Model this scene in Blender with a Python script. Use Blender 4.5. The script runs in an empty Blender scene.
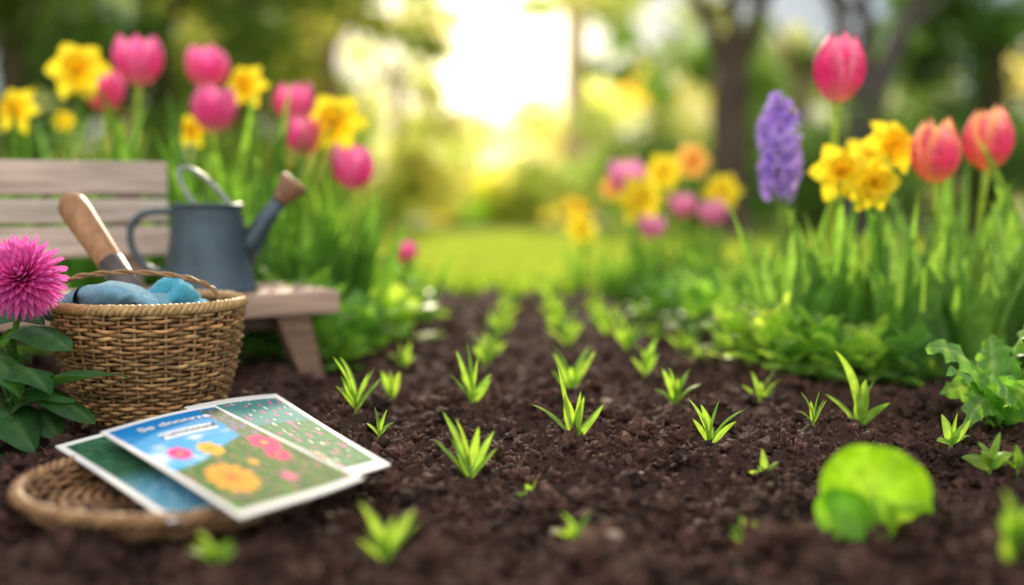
import bpy, bmesh, math, random
import numpy as np
from mathutils import Vector, Matrix, noise
random.seed(7); np.random.seed(7)
PI=math.pi; R=math.radians
scene=bpy.context.scene
COL=scene.collection
# ------------------------------------------------------------------ camera
FPX=1137.8; CAMH=0.45; TH=math.atan(92.5/FPX)
cam=bpy.data.cameras.new('camera'); camo=bpy.data.objects.new('camera',cam); COL.objects.link(camo)
camo.location=(0,0,CAMH); camo.rotation_euler=(PI/2-TH,0,0)
cam.lens=40; cam.sensor_width=36; cam.clip_end=1000; cam.clip_start=0.02
cam.dof.use_dof=True; cam.dof.focus_distance=2.02; cam.dof.aperture_fstop=0.82
scene.camera=camo
fw=Vector((0,math.cos(TH),-math.sin(TH))); up_=Vector((0,math.sin(TH),math.cos(TH)))
def ray(px,py): return fw+Vector((1,0,0))*((px-512)/FPX)+up_*((292.5-py)/FPX)
def at(px,py,Y):
    d=ray(px,py); t=Y/d.y; return Vector((d.x*t,Y,CAMH+d.z*t))
def gr(px,py,z=0.0):
    d=ray(px,py); t=(z-CAMH)/d.z; return Vector((d.x*t,d.y*t,z))
# ------------------------------------------------------------------ mesh builder
def mixc(a,b,t): return tuple(a[i]*(1-t)+b[i]*t for i in range(3))
class MB:
    def __init__(s): s.v=[];s.f=[];s.c=[];s.M=None
    def add(s,vs,fs,cs):
        o=len(s.v)
        if s.M is not None: vs=[s.M@Vector(v) for v in vs]
        s.v+= [tuple(v) for v in vs]; s.f+=[tuple(i+o for i in f) for f in fs]
        if isinstance(cs,tuple): cs=[cs]*len(vs)
        s.c+=cs
    def grid(s,rows,cols,closed=False):
        n=len(rows[0]); vs=[p for r in rows for p in r]; fs=[]
        for i in range(len(rows)-1):
            for j in range(n if closed else n-1):
                k=(j+1)%n
                fs.append((i*n+j,i*n+k,(i+1)*n+k,(i+1)*n+j))
        cs=cols if isinstance(cols,tuple) else [c for r in cols for c in r]
        s.add(vs,fs,cs)
    def tube(s,pts,rad,n=8,col=(.5,.5,.5),cap=True,flat=1.0,nz=0):
        pts=[Vector(p) for p in pts]; m=len(pts)
        if not hasattr(rad,'__len__'): rad=[rad]*m
        rows=[];prev=None
        for i in range(m):
            t=(pts[min(i+1,m-1)]-pts[max(i-1,0)]).normalized()
            if prev is None:
                a=Vector((0,0,1)) if abs(t.z)<.9 else Vector((1,0,0))
                u=t.cross(a).normalized()
            else: u=(prev-t*prev.dot(t)).normalized()
            prev=u; w=t.cross(u)
            rows.append([pts[i]+(u*math.cos(2*PI*k/n)+w*math.sin(2*PI*k/n)*flat)*rad[i]*(1+nz*(noise.noise(pts[i]*3+Vector((k*1.3,0,0))))) for k in range(n)])
        cc=col
        if isinstance(col,list): cc=[[c]*n for c in col]
        s.grid(rows,cc,True)
        if cap:
            o=len(s.v)-m*n
            s.f.append(tuple(o+k for k in range(n))[::-1]); s.f.append(tuple(o+(m-1)*n+k for k in range(n)))
    def lathe(s,prof,n=48,col=(.5,.5,.5)):
        rows=[[Vector((r*math.cos(2*PI*k/n),r*math.sin(2*PI*k/n),z)) for k in range(n)] for r,z in prof]
        s.grid(rows,col,True)
    def build(s,name,mat,parent=None,smooth=True,loc=None):
        me=bpy.data.meshes.new(name); me.from_pydata(s.v,[],s.f); me.update()
        a=me.color_attributes.new('Col','FLOAT_COLOR','POINT')
        arr=np.ones((len(s.v),4),dtype=np.float32); arr[:,:3]=np.array(s.c,dtype=np.float32).reshape(-1,3)
        a.data.foreach_set('color',arr.ravel())
        if smooth: me.polygons.foreach_set('use_smooth',[True]*len(me.polygons))
        me.materials.append(mat)
        o=bpy.data.objects.new(name,me); COL.objects.link(o)
        if parent is not None: o.parent=parent
        if loc is not None: o.location=loc
        return o
def np_mesh(name,V,F,C,mat,parent=None,smooth=False):
    k=F.shape[1]
    me=bpy.data.meshes.new(name); me.vertices.add(len(V)); me.vertices.foreach_set('co',V.astype(np.float32).ravel())
    me.loops.add(F.size); me.loops.foreach_set('vertex_index',F.astype(np.int32).ravel())
    me.polygons.add(len(F)); me.polygons.foreach_set('loop_start',np.arange(0,F.size,k,dtype=np.int32))
    me.polygons.foreach_set('loop_total',np.full(len(F),k,dtype=np.int32))
    if smooth: me.polygons.foreach_set('use_smooth',np.ones(len(F),dtype=bool))
    me.update(calc_edges=True); me.validate()
    a=me.color_attributes.new('Col','FLOAT_COLOR','POINT')
    arr=np.ones((len(V),4),dtype=np.float32); arr[:,:3]=C; a.data.foreach_set('color',arr.ravel())
    me.materials.append(mat)
    o=bpy.data.objects.new(name,me); COL.objects.link(o)
    if parent is not None: o.parent=parent
    return o
def tag(o,label=None,cat=None,group=None,kind=None):
    if label: o['label']=label
    if cat: o['category']=cat
    if group: o['group']=group
    if kind: o['kind']=kind
    return o
def thing(name,loc,label,cat,group=None,rz=0):
    o=bpy.data.objects.new(name,None); COL.objects.link(o); o.location=loc; o.rotation_euler=(0,0,rz); o.empty_display_size=.05
    return tag(o,label,cat,group)
# ------------------------------------------------------------------ materials
def newmat(name):
    m=bpy.data.materials.new(name); m.use_nodes=True; nt=m.node_tree; nt.nodes.clear()
    return m,nt,nt.nodes.new('ShaderNodeOutputMaterial')
def N(nt,t,**k):
    n=nt.nodes.new(t)
    for a,b in k.items(): setattr(n,a,b)
    return n
def leafmat(name,trans=.4,rough=.45,nscale=40,tb=1.6,ttint=(1.25,1.1,.5),spec=.35,bump=.15):
    m,nt,out=newmat(name); L=nt.links.new
    at_=N(nt,'ShaderNodeAttribute',attribute_name='Col')
    tc=N(nt,'ShaderNodeTexCoord'); nz=N(nt,'ShaderNodeTexNoise'); nz.inputs['Scale'].default_value=nscale; nz.inputs['Detail'].default_value=4
    L(tc.outputs['Object'],nz.inputs['Vector'])
    mr=N(nt,'ShaderNodeMapRange'); mr.inputs[1].default_value=.3; mr.inputs[2].default_value=.7; mr.inputs[3].default_value=.72; mr.inputs[4].default_value=1.25
    L(nz.outputs['Fac'],mr.inputs[0])
    mu=N(nt,'ShaderNodeVectorMath',operation='SCALE'); L(at_.outputs['Color'],mu.inputs[0]); L(mr.outputs[0],mu.inputs['Scale'])
    p=N(nt,'ShaderNodeBsdfPrincipled'); p.inputs['Roughness'].default_value=rough; p.inputs['Specular IOR Level'].default_value=spec
    L(mu.outputs[0],p.inputs['Base Color'])
    tr=N(nt,'ShaderNodeBsdfTranslucent')
    m2=N(nt,'ShaderNodeVectorMath',operation='MULTIPLY'); L(mu.outputs[0],m2.inputs[0]); m2.inputs[1].default_value=[tb*c for c in ttint]
    L(m2.outputs[0],tr.inputs['Color'])
    bp=N(nt,'ShaderNodeBump'); bp.inputs['Strength'].default_value=bump; bp.inputs['Distance'].default_value=.002
    L(nz.outputs['Fac'],bp.inputs['Height']); L(bp.outputs[0],p.inputs['Normal'])
    mx=N(nt,'ShaderNodeMixShader'); mx.inputs[0].default_value=trans
    L(p.outputs[0],mx.inputs[1]); L(tr.outputs[0],mx.inputs[2]); L(mx.outputs[0],out.inputs[0])
    return m
def solidmat(name,rough=.6,metal=0,nscale=60,lo=.7,hi=1.25,bump=.3,bdist=.003,stretch=(1,1,1),spec=.4,detail=6,sheen=0):
    m,nt,out=newmat(name); L=nt.links.new
    at_=N(nt,'ShaderNodeAttribute',attribute_name='Col')
    tc=N(nt,'ShaderNodeTexCoord'); mp=N(nt,'ShaderNodeMapping'); mp.inputs['Scale'].default_value=stretch
    L(tc.outputs['Object'],mp.inputs[0])
    nz=N(nt,'ShaderNodeTexNoise'); nz.inputs['Scale'].default_value=nscale; nz.inputs['Detail'].default_value=detail; nz.inputs['Roughness'].default_value=.68
    L(mp.outputs[0],nz.inputs['Vector'])
    mr=N(nt,'ShaderNodeMapRange'); mr.inputs[1].default_value=.3; mr.inputs[2].default_value=.7; mr.inputs[3].default_value=lo; mr.inputs[4].default_value=hi
    L(nz.outputs['Fac'],mr.inputs[0])
    mu=N(nt,'ShaderNodeVectorMath',operation='SCALE'); L(at_.outputs['Color'],mu.inputs[0]); L(mr.outputs[0],mu.inputs['Scale'])
    p=N(nt,'ShaderNodeBsdfPrincipled'); p.inputs['Roughness'].default_value=rough; p.inputs['Specular IOR Level'].default_value=spec; p.inputs['Metallic'].default_value=metal
    if sheen: p.inputs['Sheen Weight'].default_value=sheen
    L(mu.outputs[0],p.inputs['Base Color'])
    bp=N(nt,'ShaderNodeBump'); bp.inputs['Strength'].default_value=bump; bp.inputs['Distance'].default_value=bdist
    L(nz.outputs['Fac'],bp.inputs['Height']); L(bp.outputs[0],p.inputs['Normal'])
    L(p.outputs[0],out.inputs[0])
    return m
M_leaf=leafmat('leaf_green',.48,tb=2.3)
M_sprout=leafmat('sprout_green',.5,tb=1.7)
M_petal=leafmat('petal',.42,rough=.5,nscale=60,tb=1.25,ttint=(1.0,1.08,1.15),spec=.25)
M_far=leafmat('far_foliage',.6,rough=.6,nscale=2,tb=2.4,ttint=(1.05,1.02,.72))
M_bark=solidmat('bark',.9,nscale=6,stretch=(1,1,.25),bump=.6,bdist=.02)
M_wood=solidmat('weathered_wood',.68,nscale=70,stretch=(.05,1,1),lo=.42,hi=1.4,bump=.6,bdist=.004,detail=8)
M_handle=solidmat('handle_wood',.5,nscale=30,stretch=(1,1,.3),lo=.55,hi=1.35,bump=.2)
M_metal=solidmat('painted_metal',.36,metal=.35,nscale=14,lo=.75,hi=1.2,bump=.12,spec=.5)
M_wick=solidmat('wicker',.5,nscale=90,lo=.6,hi=1.35,bump=.3,bdist=.002)
M_cloth=solidmat('knit_cloth',.95,nscale=160,lo=.72,hi=1.25,bump=.9,bdist=.003,spec=.1,sheen=.3)
M_paper=solidmat('paper',.75,nscale=30,lo=.98,hi=1.02,bump=.02,spec=.12)
M_soil=solidmat('soil',.8,nscale=240,lo=.3,hi=1.9,bump=1,bdist=.008,spec=.3,detail=10)
M_stone=solidmat('pebble_stone',.7,nscale=60,lo=.8,hi=1.15,bump=.3)
M_lawn=solidmat('lawn',.9,nscale=3,lo=.6,hi=1.35,bump=.6,bdist=.03)
# ------------------------------------------------------------------ world + sun
SEL=R(23); SAZ=R(-1.5)
sd=Vector((math.sin(SAZ)*math.cos(SEL),math.cos(SAZ)*math.cos(SEL),math.sin(SEL)))
W=bpy.data.worlds.new('World'); scene.world=W; W.use_nodes=True; nt=W.node_tree; nt.nodes.clear(); L=nt.links.new
out=N(nt,'ShaderNodeOutputWorld'); sky=N(nt,'ShaderNodeTexSky',sky_type='NISHITA'); sky.sun_disc=False
sky.sun_elevation=SEL; sky.sun_rotation=SAZ; sky.air_density=1.0; sky.dust_density=.4; sky.ozone_density=2.5
b1=N(nt,'ShaderNodeBackground'); b1.inputs['Strength'].default_value=.05; L(sky.outputs[0],b1.inputs[0])
tc=N(nt,'ShaderNodeTexCoord')
def lobe(dirv,power,strength,col):
    dt=N(nt,'ShaderNodeVectorMath',operation='DOT_PRODUCT'); L(tc.outputs['Generated'],dt.inputs[0]); dt.inputs[1].default_value=Vector(dirv).normalized()
    cl=N(nt,'ShaderNodeMath',operation='MAXIMUM'); L(dt.outputs['Value'],cl.inputs[0]); cl.inputs[1].default_value=0
    pw=N(nt,'ShaderNodeMath',operation='POWER'); L(cl.outputs[0],pw.inputs[0]); pw.inputs[1].default_value=power
    ms=N(nt,'ShaderNodeMath',operation='MULTIPLY'); L(pw.outputs[0],ms.inputs[0]); ms.inputs[1].default_value=strength
    b=N(nt,'ShaderNodeBackground'); b.inputs[0].default_value=(*col,1); L(ms.outputs[0],b.inputs[1]); return b
gl=(math.sin(R(-1.1))*math.cos(R(8.5)),math.cos(R(8.5)),math.sin(R(8.5)))
bs=[b1,lobe(gl,320,4.5,(1,.86,.55)),lobe(gl,40,.45,(1,.78,.4)),lobe((0,-.75,.65),1.0,1.3,(1,.93,.84)),lobe((0,0,1),.8,.55,(.95,.97,1))]  # last two lobes: fill light added behind the camera and overhead
cur=bs[0]
for b in bs[1:]:
    a=N(nt,'ShaderNodeAddShader'); L(cur.outputs[0],a.inputs[0]); L(b.outputs[0],a.inputs[1]); cur=a
L(cur.outputs[0],out.inputs[0])
sl=bpy.data.lights.new('sun','SUN'); sl.energy=5; sl.angle=R(1.5); sl.color=(1,.85,.63)
so=bpy.data.objects.new('sun',sl); COL.objects.link(so); so.rotation_euler=(-sd).to_track_quat('-Z','Y').to_euler()
scene.view_settings.view_transform='Standard'; scene.view_settings.look='None'; scene.view_settings.exposure=0
# ------------------------------------------------------------------ ground and soil
m=MB(); s_=300
m.add([(-s_,-s_,-.035),(s_,-s_,-.035),(s_,s_,-.035),(-s_,s_,-.035)],[(0,1,2,3)],(.2,.26,.045))
tag(m.build('ground',M_lawn,smooth=False),kind='structure')
def vor(x,y,s,o):
    return noise.voronoi(Vector((x*s+o,y*s-o,o*.7)))[0][0]
def HH(x,y,fine=True):
    h=.012*math.cos(2*PI*(x-.13)/.225)+.022*noise.noise(Vector((x*2.2,y*2.2,3)))+.024*noise.noise(Vector((x*7,y*7,9)))
    if fine:
        d=vor(x,y,13,2.3); h+=.022*max(0,1-(d/.62)**2)*(.3+.7*abs(noise.noise(Vector((x*4,y*4,1)))*2))
        d=vor(x,y,30,7.1); h+=.016*max(0,1-(d/.6)**2)
        h+=.010*noise.noise(Vector((x*48,y*48,5)))+.007*noise.noise(Vector((x*105,y*105,8)))
    return h+.0
ys=[.3];
while ys[-1]<6.0:
    y=ys[-1]; ys.append(y+(.03 if y<1.1 else .0048+.0044*max(0,y-1.7)))
ny=len(ys); xs=np.arange(-2.1,2.1001,.0065); nx=len(xs)
V=np.zeros((ny*nx,3)); k=0
for y in ys:
    for x in xs:
        if abs(x)>.52*y+.25: h=HH(x,y,False)
        else: h=HH(x,y)
        V[k]=(x,y,h); k+=1
idx=np.arange(ny*nx).reshape(ny,nx)
F=np.stack([idx[:-1,:-1],idx[:-1,1:],idx[1:,1:],idx[1:,:-1]],-1).reshape(-1,4)
soilc=np.array([.082,.040,.028])
o=np_mesh('soil',V,F,np.tile(soilc*.75,(len(V),1)),M_soil,smooth=True); tag(o,kind='structure')
def Z(x,y): return HH(x,y)
def ZM(x,y,d=.012): return max(HH(x+a*d,y+b*d) for a in (-1,0,1) for b in (-1,0,1))
def ico(sub):
    bm=bmesh.new(); bmesh.ops.create_icosphere(bm,subdivisions=sub,radius=1)
    v=np.array([q.co[:] for q in bm.verts]); f=np.array([[q.index for q in fc.verts] for fc in bm.faces]); bm.free(); return v,f
def clods(n,sub,rmin,rmax,y0,y1,jit,pw=2.6):
    bv,bf=ico(sub); vars_=[]
    for i in range(12):
        q=np.array([ (1+jit*noise.noise(Vector(p)*1.6+Vector((i*9,0,0)))+jit*.8*noise.noise(Vector(p)*4.5+Vector((i*9,3,0)))) for p in bv]); vars_.append(bv*q[:,None])
    VV=[];FF=[];CC=[];o=0
    for i in range(n):
        y=y0+(y1-y0)*random.random()**1.3; x=(random.random()*2-1)*(.5*y+.12)
        r=rmin+(rmax-rmin)*random.random()**pw
        Mx=np.array((Matrix.Rotation(random.random()*6.28,3,'Z')@Matrix.Rotation(random.random()*3,3,'X')@Matrix.Diagonal((1,random.uniform(.65,1),random.uniform(.55,.9)))))
        v=vars_[i%12]@Mx.T*r+np.array([x,y,Z(x,y)+r*random.uniform(.0,.45)])
        VV.append(v);FF.append(bf+o);CC.append(np.tile(soilc*random.uniform(.45,1.9),(len(v),1)));o+=len(v)
    return np.concatenate(VV),np.concatenate(FF),np.concatenate(CC)
sets=[clods(30000,1,.0016,.005,1.1,3.4,1.0),clods(13000,2,.004,.011,1.1,4.3,1.2),clods(2400,3,.008,.020,1.1,4.8,1.4,1.8)]
VV=[];FF=[];CC=[];o_=0
for a,b,c in sets: VV.append(a);FF.append(b+o_);CC.append(c);o_+=len(a)
o=np_mesh('soil_crumbs',np.concatenate(VV),np.concatenate(FF),np.concatenate(CC),M_soil,smooth=False)
tag(o,'loose dark brown crumbs of soil covering the planting bed','soil',kind='stuff')
bv,bf=ico(3)
for px,py,r,lab in [(606,399,.011,'pale pebble on the soil behind the middle row seedling'),(612,551,.009,'rounded tan pebble on soil at the bottom centre'),(556,532,.007,'tiny pale pebble left of the small blurred sprout in the front'),(487,497,.008,'small grey pebble below the front left seedling'),(700,507,.007,'small tan pebble between the front sprouts on the right'),(640,470,.006,'tiny whitish pebble right of the middle seedling')]:
    p=gr(px,py,.015); mm=MB(); M_=Matrix.Diagonal((1.25,.9,.7))
    vs=[M_@(Vector(v)*r*(1+.25*noise.noise(Vector(v)*1.3+p*20))) for v in bv]
    mm.add(vs,[tuple(f) for f in bf],(.42,.30,.22)); o=mm.build('pebble',M_stone,loc=(p.x,p.y,ZM(p.x,p.y,.006)+r*.5)); tag(o,lab,'pebble')
# ------------------------------------------------------------------ leaf generators
def prof(kind,s):
    if kind=='strap': return (1-s**3)*(.6+.5*math.sin(PI*min(1,s*.9+.05)))
    if kind=='lance': return max(0,math.sin(PI*(s*.93+.07)))**.8*(1-.25*s)
    if kind=='ovate': return max(0,math.sin(PI*s**.72))**.75
    if kind=='round': return math.sqrt(max(0,1-(2*s-1)**2))
    if kind=='lobed': return max(0,math.sin(PI*s**.6))**.7*(1+.16*math.sin(s*34))
def curve_leaf(mb,pts,W,kind='strap',nv=3,fold=.15,wave=0,c0=(.05,.15,.03),c1=None,tilt=0,wf=9,mid=None):
    m_=len(pts); rows=[];cols=[]; c1=c1 or c0; ph=random.random()*6
    for i in range(m_):
        s=i/(m_-1); t=(pts[min(i+1,m_-1)]-pts[max(i-1,0)]).normalized()
        h=Vector((t.x,t.y,0))
        if h.length<.05: h=Vector((pts[-1].x-pts[0].x+1e-4,pts[-1].y-pts[0].y,0))
        side=Vector((-h.y,h.x,0)).normalized(); nrm=side.cross(t).normalized()
        side=(side-t*side.dot(t)).normalized()
        if tilt: 
            q=Matrix.Rotation(tilt,3,t); side=q@side; nrm=q@nrm
        w=W*.5*prof(kind,s)
        r=[];c=[]
        for j in range(nv):
            u=j/(nv-1)*2-1
            p=pts[i]+side*u*w-nrm*(1-abs(u))*w*fold*2
            if wave: p=p+nrm*wave*W*abs(u)**1.5*math.sin(s*wf+ph+(2 if u>0 else 0))
            r.append(p)
            cc=mixc(c0,c1,s)
            if mid and abs(u)<.2: cc=mixc(cc,mid,.55)
            c.append(cc)
        rows.append(r);cols.append(c)
    mb.grid(rows,cols)
def arc(base,az,Ln,lean,curl,n=8,pw=1.4):
    p=Vector(base); pts=[p.copy()]
    for i in range(n):
        s=(i+.5)/n; a=lean+curl*s**pw
        p=p+Vector((math.cos(az)*math.sin(a),math.sin(az)*math.sin(a),math.cos(a)))*(Ln/n); pts.append(p.copy())
    return pts
def between(p0,p1,arch,n=10):
    p0=Vector(p0);p1=Vector(p1)
    return [p0.lerp(p1,i/n)+Vector((0,0,1))*arch*math.sin(PI*(i/n)**.8) for i in range(n+1)]
def jit(c,a=.2):
    k=1+random.uniform(-a,a); return (c[0]*k*(1+random.uniform(-.1,.1)),c[1]*k,c[2]*k)
# ------------------------------------------------------------------ flowers
def strap_leaves(root,n,Ln,W,col,col2=None,spread=.5,name='leaves',r=.03):
    mb=MB()
    for i in range(n):
        az=i*2.4+random.uniform(-.4,.4); l=Ln*random.uniform(.6,1.1)
        b=Vector((math.cos(az)*r*random.random(),math.sin(az)*r*random.random(),-.01))
        curve_leaf(mb,arc(b,az,l,random.uniform(.03,.3),random.uniform(.2,1.0)*spread*2,n=9,pw=2.0),W*random.uniform(.7,1.15),'strap',5,.22,c0=jit(mixc(col,(0.03,.08,.01),.3)),c1=jit(col2 or mixc(col,(.2,.3,.05),.2)),tilt=random.uniform(-.9,.9),mid=mixc(col,(.2,.35,.1),.5))
    return mb.build(name,M_leaf,root)
def tulip_bloom(H,Rr,ctip,cmid,cbase,openn=.0):
    mb=MB()
    for lay in (0,1):
        for k in range(3):
            th0=k*2*PI/3+lay*PI/3+.3; rr=Rr*(1 if lay==0 else .93); hh=H*(1 if lay==0 else .97)*random.uniform(.94,1.05)
            rows=[];cols=[]; nv=10; nu=11
            for i in range(nv+1):
                v=i/nv; rad=rr*(math.sin(PI*min(1,.10+v*.74)))**.8*(1-.18*v)+openn*rr*v*v
                if i==0: rad=rr*.25
                wa=1.0*(math.sin(PI*(.22+.78*v))**.55 if v<1 else 0)
                if i==nv: wa=.02
                r=[];c=[]
                for j in range(nu):
                    u=j/(nu-1)*2-1; th=th0+u*wa
                    rl=rad*(1-.10*abs(u)**2+(.10 if lay==0 else -.04)+.02*math.cos(u*22))
                    z=hh*v*(1-.04*u*u)-.02*hh*abs(u)*v
                    r.append(Vector((rl*math.cos(th),rl*math.sin(th),z)))
                    cc=mixc(cbase,cmid,min(1,v*4)) if v<.25 else cmid
                    ee=min(1,max(0,(v-.5))/.5*.5+abs(u)**3*(.6+.5*v)); cc=mixc(cc,ctip,min(1,ee))
                    c.append(cc)
                rows.append(r);cols.append(c)
            mb.grid(rows,cols)
    return mb
def stem_pts(root,top,n=8,bend=.02):
    b=Vector((0,0,-.02)); a=random.random()*6
    return [b.lerp(top,i/n)+Vector((math.cos(a),math.sin(a),0))*bend*math.sin(PI*i/n) for i in range(n+1)]
def tulip(px,py,Y,H,cols,label,group,leaf=(.045,.15,.04),nl=7,dx=0,Ln=.4,Wd=.04,openn=0,tiltx=0,rf=.37):
    c=at(px,py,Y); bx=c.x+dx; z0=Z(bx,Y) if Y<5.9 else 0
    root=thing('tulip',(bx,Y,z0),label,'tulip',group)
    top=Vector((c.x-bx,0,c.z-z0-H*.5)); 
    mb=MB(); mb.tube(stem_pts(root,top),[.009*H/.17]*8+[.011*H/.17],8,(.26,.36,.10)); mb.build('stem',M_leaf,root)
    mb=tulip_bloom(H,H*rf,*cols,openn=openn); o=mb.build('bloom',M_petal,root,loc=top); o.rotation_euler=(tiltx,random.uniform(-.08,.08),random.random()*6)
    strap_leaves(root,nl,Ln,Wd,leaf,spread=.35); return root
def daff_bloom(S,cp,ct,np_=6):
    mb=MB()
    for k in range(6):
        a=k*PI/3+random.uniform(-.08,.08); d=Vector((math.cos(a),math.sin(a),0)); 
        pts=[d*(S*(.08+.92*i/7))+Vector((0,0,S*(.10*math.sin(PI*i/7)-(.12 if k%2 else .02)*i/7))) for i in range(8)]
        side=Vector((-d.y,d.x,0)); rows=[];cols=[]
        for i,p in enumerate(pts):
            s=i/7; w=S*.40*prof('ovate',.12+.88*s) if i<7 else .002
            rows.append([p+side*u*w+Vector((0,0,.12*S*abs(u)**2*(1-s)+.05*S*math.sin(s*7+u*3))) for u in (-1,-.5,0,.5,1)])
            cols.append([mixc(cp,ct,.25*(1-s))]*5)
        mb.grid(rows,cols)
    rows=[];cols=[];n=24
    for i in range(8):
        s=i/7; r=S*(.17+.12*s+(.12*max(0,s-.75)/.25))
        rows.append([Vector((math.cos(2*PI*k/n)*r*(1+.09*s*s*math.cos(k*PI)),math.sin(2*PI*k/n)*r*(1+.09*s*s*math.cos(k*PI)),S*.55*s+S*.02*s*math.sin(k*2))) for k in range(n)])
        cols.append([mixc(ct,mixc(ct,cp,.3),s)]*n)
    mb.grid(rows,cols,True)
    mb.lathe([(.001,S*.12),(S*.1,S*.1),(S*.18,S*.04)],24,mixc(ct,(.5,.35,0),.3))
    for k in range(5):
        a=k*1.257; mb.tube([(0.02*S*math.cos(a),.02*S*math.sin(a),0),(0.05*S*math.cos(a),.05*S*math.sin(a),S*.4)],S*.02,5,(.8,.6,.02))
    return mb
YEL=(.96,.78,.03); YTR=(.96,.60,.015)
def daffodil(px,py,Y,S,label,group,face=(0,-1,.15),leaf=(.05,.17,.05),nl=7,dx=0,Ln=.4,Wd=.022,cp=YEL,ct=YTR,cat='daffodil',name='daffodil'):
    c=at(px,py,Y); bx=c.x+dx; by=Y+.03; z0=Z(bx,by) if Y<5.9 else 0
    root=thing(name,(bx,by,z0),label,cat,group)
    f=Vector(face).normalized(); ctr=Vector((c.x-bx,-.03,c.z-z0)); back=ctr-f*S*.28
    neck=back+Vector((0,.012,-.02)); st=stem_pts(root,neck)
    mb=MB(); mb.tube(st+[back,ctr-f*.02*S],[.007]*9+[.009,.012],8,(.18,.34,.07)); mb.build('stem',M_leaf,root)
    mb=daff_bloom(S,cp,ct); o=mb.build('bloom',M_petal,root,loc=ctr); o.rotation_euler=f.to_track_quat('Z','Y').to_euler()
    strap_leaves(root,nl,Ln,Wd,leaf,spread=.4); return root
def hyacinth(px,py,Y,Hh,Rr,label,leaf):
    c=at(px,py,Y); z0=Z(c.x,Y); root=thing('hyacinth',(c.x+.02,Y,z0),label,'hyacinth')
    b=Vector((-.02,0,c.z-z0-Hh/2)); t=b+Vector((0,0,Hh))
    mb=MB(); mb.tube(stem_pts(root,b)+[t],[.010]*9+[.004],8,(.2,.28,.12)); mb.build('stem',M_leaf,root)
    mb=MB(); n=42
    for i in range(n):
        s=(i+.5)/n; a=i*2.39996+random.uniform(-.25,.25); z=Hh*s*.97; rr=Rr*(.85 if s<.04 else 1)*(1-.12*s-.35*max(0,s-.8)/.2)*random.uniform(.75,1.28)
        d=Vector((math.cos(a),math.sin(a),random.uniform(-.35,.35)-.5*(.5-s)+(1.4*max(0,s-.88)/.12))).normalized()
        o=b+Vector((0,0,z)); tip=o+d*rr*.66; col=mixc((.42,.20,.70),(.70,.50,.94),random.random())
        mb.tube([o,o+d*rr*.35,tip],[.003,.006,.0065],6,mixc(col,(.2,.08,.45),.3),cap=False)
        Q=d.to_track_quat('Z','Y').to_matrix(); ro=random.random()
        for k in range(6):
            aa=k*PI/3+ro; e=Q@Vector((math.cos(aa),math.sin(aa),0)); sd_=d.cross(e); L_=rr*.58
            rows=[]; cc=mixc(col,(.88,.76,.98),.4*random.random())
            cols=[]
            for q in range(6):
                u=q/5; p=tip+e*(.004+L_*math.sin(u*1.4)*.75)+d*(.010*math.sin(u*1.6)*2-L_*.7*u*u)
                w=.0064*prof('ovate',.2+.79*u); rows.append([p-sd_*w+d*.0015,p,p+sd_*w+d*.0015]); cols.append([cc,mixc(cc,(.3,.1,.6),.5),cc])
            mb.grid(rows,cols)
    mb.build('flower_spike',M_petal,root)
    strap_leaves(root,6,.42,.045,leaf); return root
PK=((.96,.42,.54),(.86,.05,.27),(.88,.55,.4)); PK2=((1.0,.74,.26),(.88,.09,.26),(.95,.6,.25))
LB=(.12,.27,.065)
tulip(837,66,2.95,.180,PK,'tall magenta pink tulip, the highest flower on the right side',None,LB,5,.02,.52,.065)
tulip(937,149,2.85,.165,PK2,'orange and pink tulip right of the yellow daffodils',None,LB,5,.03,.46,.07,rf=.38)
tulip(988,138,2.95,.160,PK2,'orange and pink tulip nearest the right edge of the photo',None,LB,5,-.01,.48,.07,rf=.40)
for px,py,Y,S,lab,fc_,dx in [(842,172,2.85,.083,'yellow daffodil lowest left in the cluster beside the purple hyacinth',(-.25,-1,.1),.03),(890,146,2.92,.080,'yellow daffodil highest in the cluster left of the orange tulip',(.25,-1,.35),0),(872,182,2.80,.078,'yellow daffodil lowest right in the right bed cluster with deep trumpet',(.15,-1,-.1),.02),(862,160,3.0,.07,'yellow daffodil half hidden in the middle of the right bed cluster',(-.1,-1,.5),.01)]:
    daffodil(px,py,Y,S,lab,'daffodils of the right flower bed',fc_,LB,4,dx,.42,.036)
hyacinth(779,147,2.95,.225,.062,'purple hyacinth spike left of the yellow daffodils',LB)
def clump(px,Y,n,Ln,W,label,col,spread=.45,r=.06,group=None,name='leaf_clump'):
    x=(px-512)/FPX*Y; root=thing(name,(x,Y,Z(x,Y)),label,'foliage plant',group)
    strap_leaves(root,n,Ln,W,col,spread=spread,r=r); return root
clump(795,2.85,7,.46,.07,'clump of upright strap leaves below the purple hyacinth',LB,.25)
clump(905,2.78,7,.46,.078,'clump of broad strap leaves below the orange and pink tulips',LB,.25)
clump(975,2.72,7,.42,.078,'clump of grey green strap leaves at the right edge behind the frilly plant',LB,.25)
clump(1040,2.8,8,.6,.078,'clump of tall strap leaves cut by the right edge',LB,.25)
clump(850,2.95,6,.44,.07,'clump of strap leaves directly below the yellow daffodils',LB,.25)
clump(860,3.15,8,.5,.065,'darker strap leaf clump behind the yellow daffodils',(.07,.19,.045),.3)
clump(760,3.1,7,.40,.06,'strap leaf clump left of the purple hyacinth',(.10,.25,.05),.35)
clump(945,3.2,8,.55,.065,'darker strap leaf clump behind the orange tulips',(.07,.19,.045),.3)
PL=((.94,.34,.56),(.88,.09,.36),(.8,.45,.4)); LL=(.11,.28,.05); LD=(.07,.2,.035)
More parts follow.
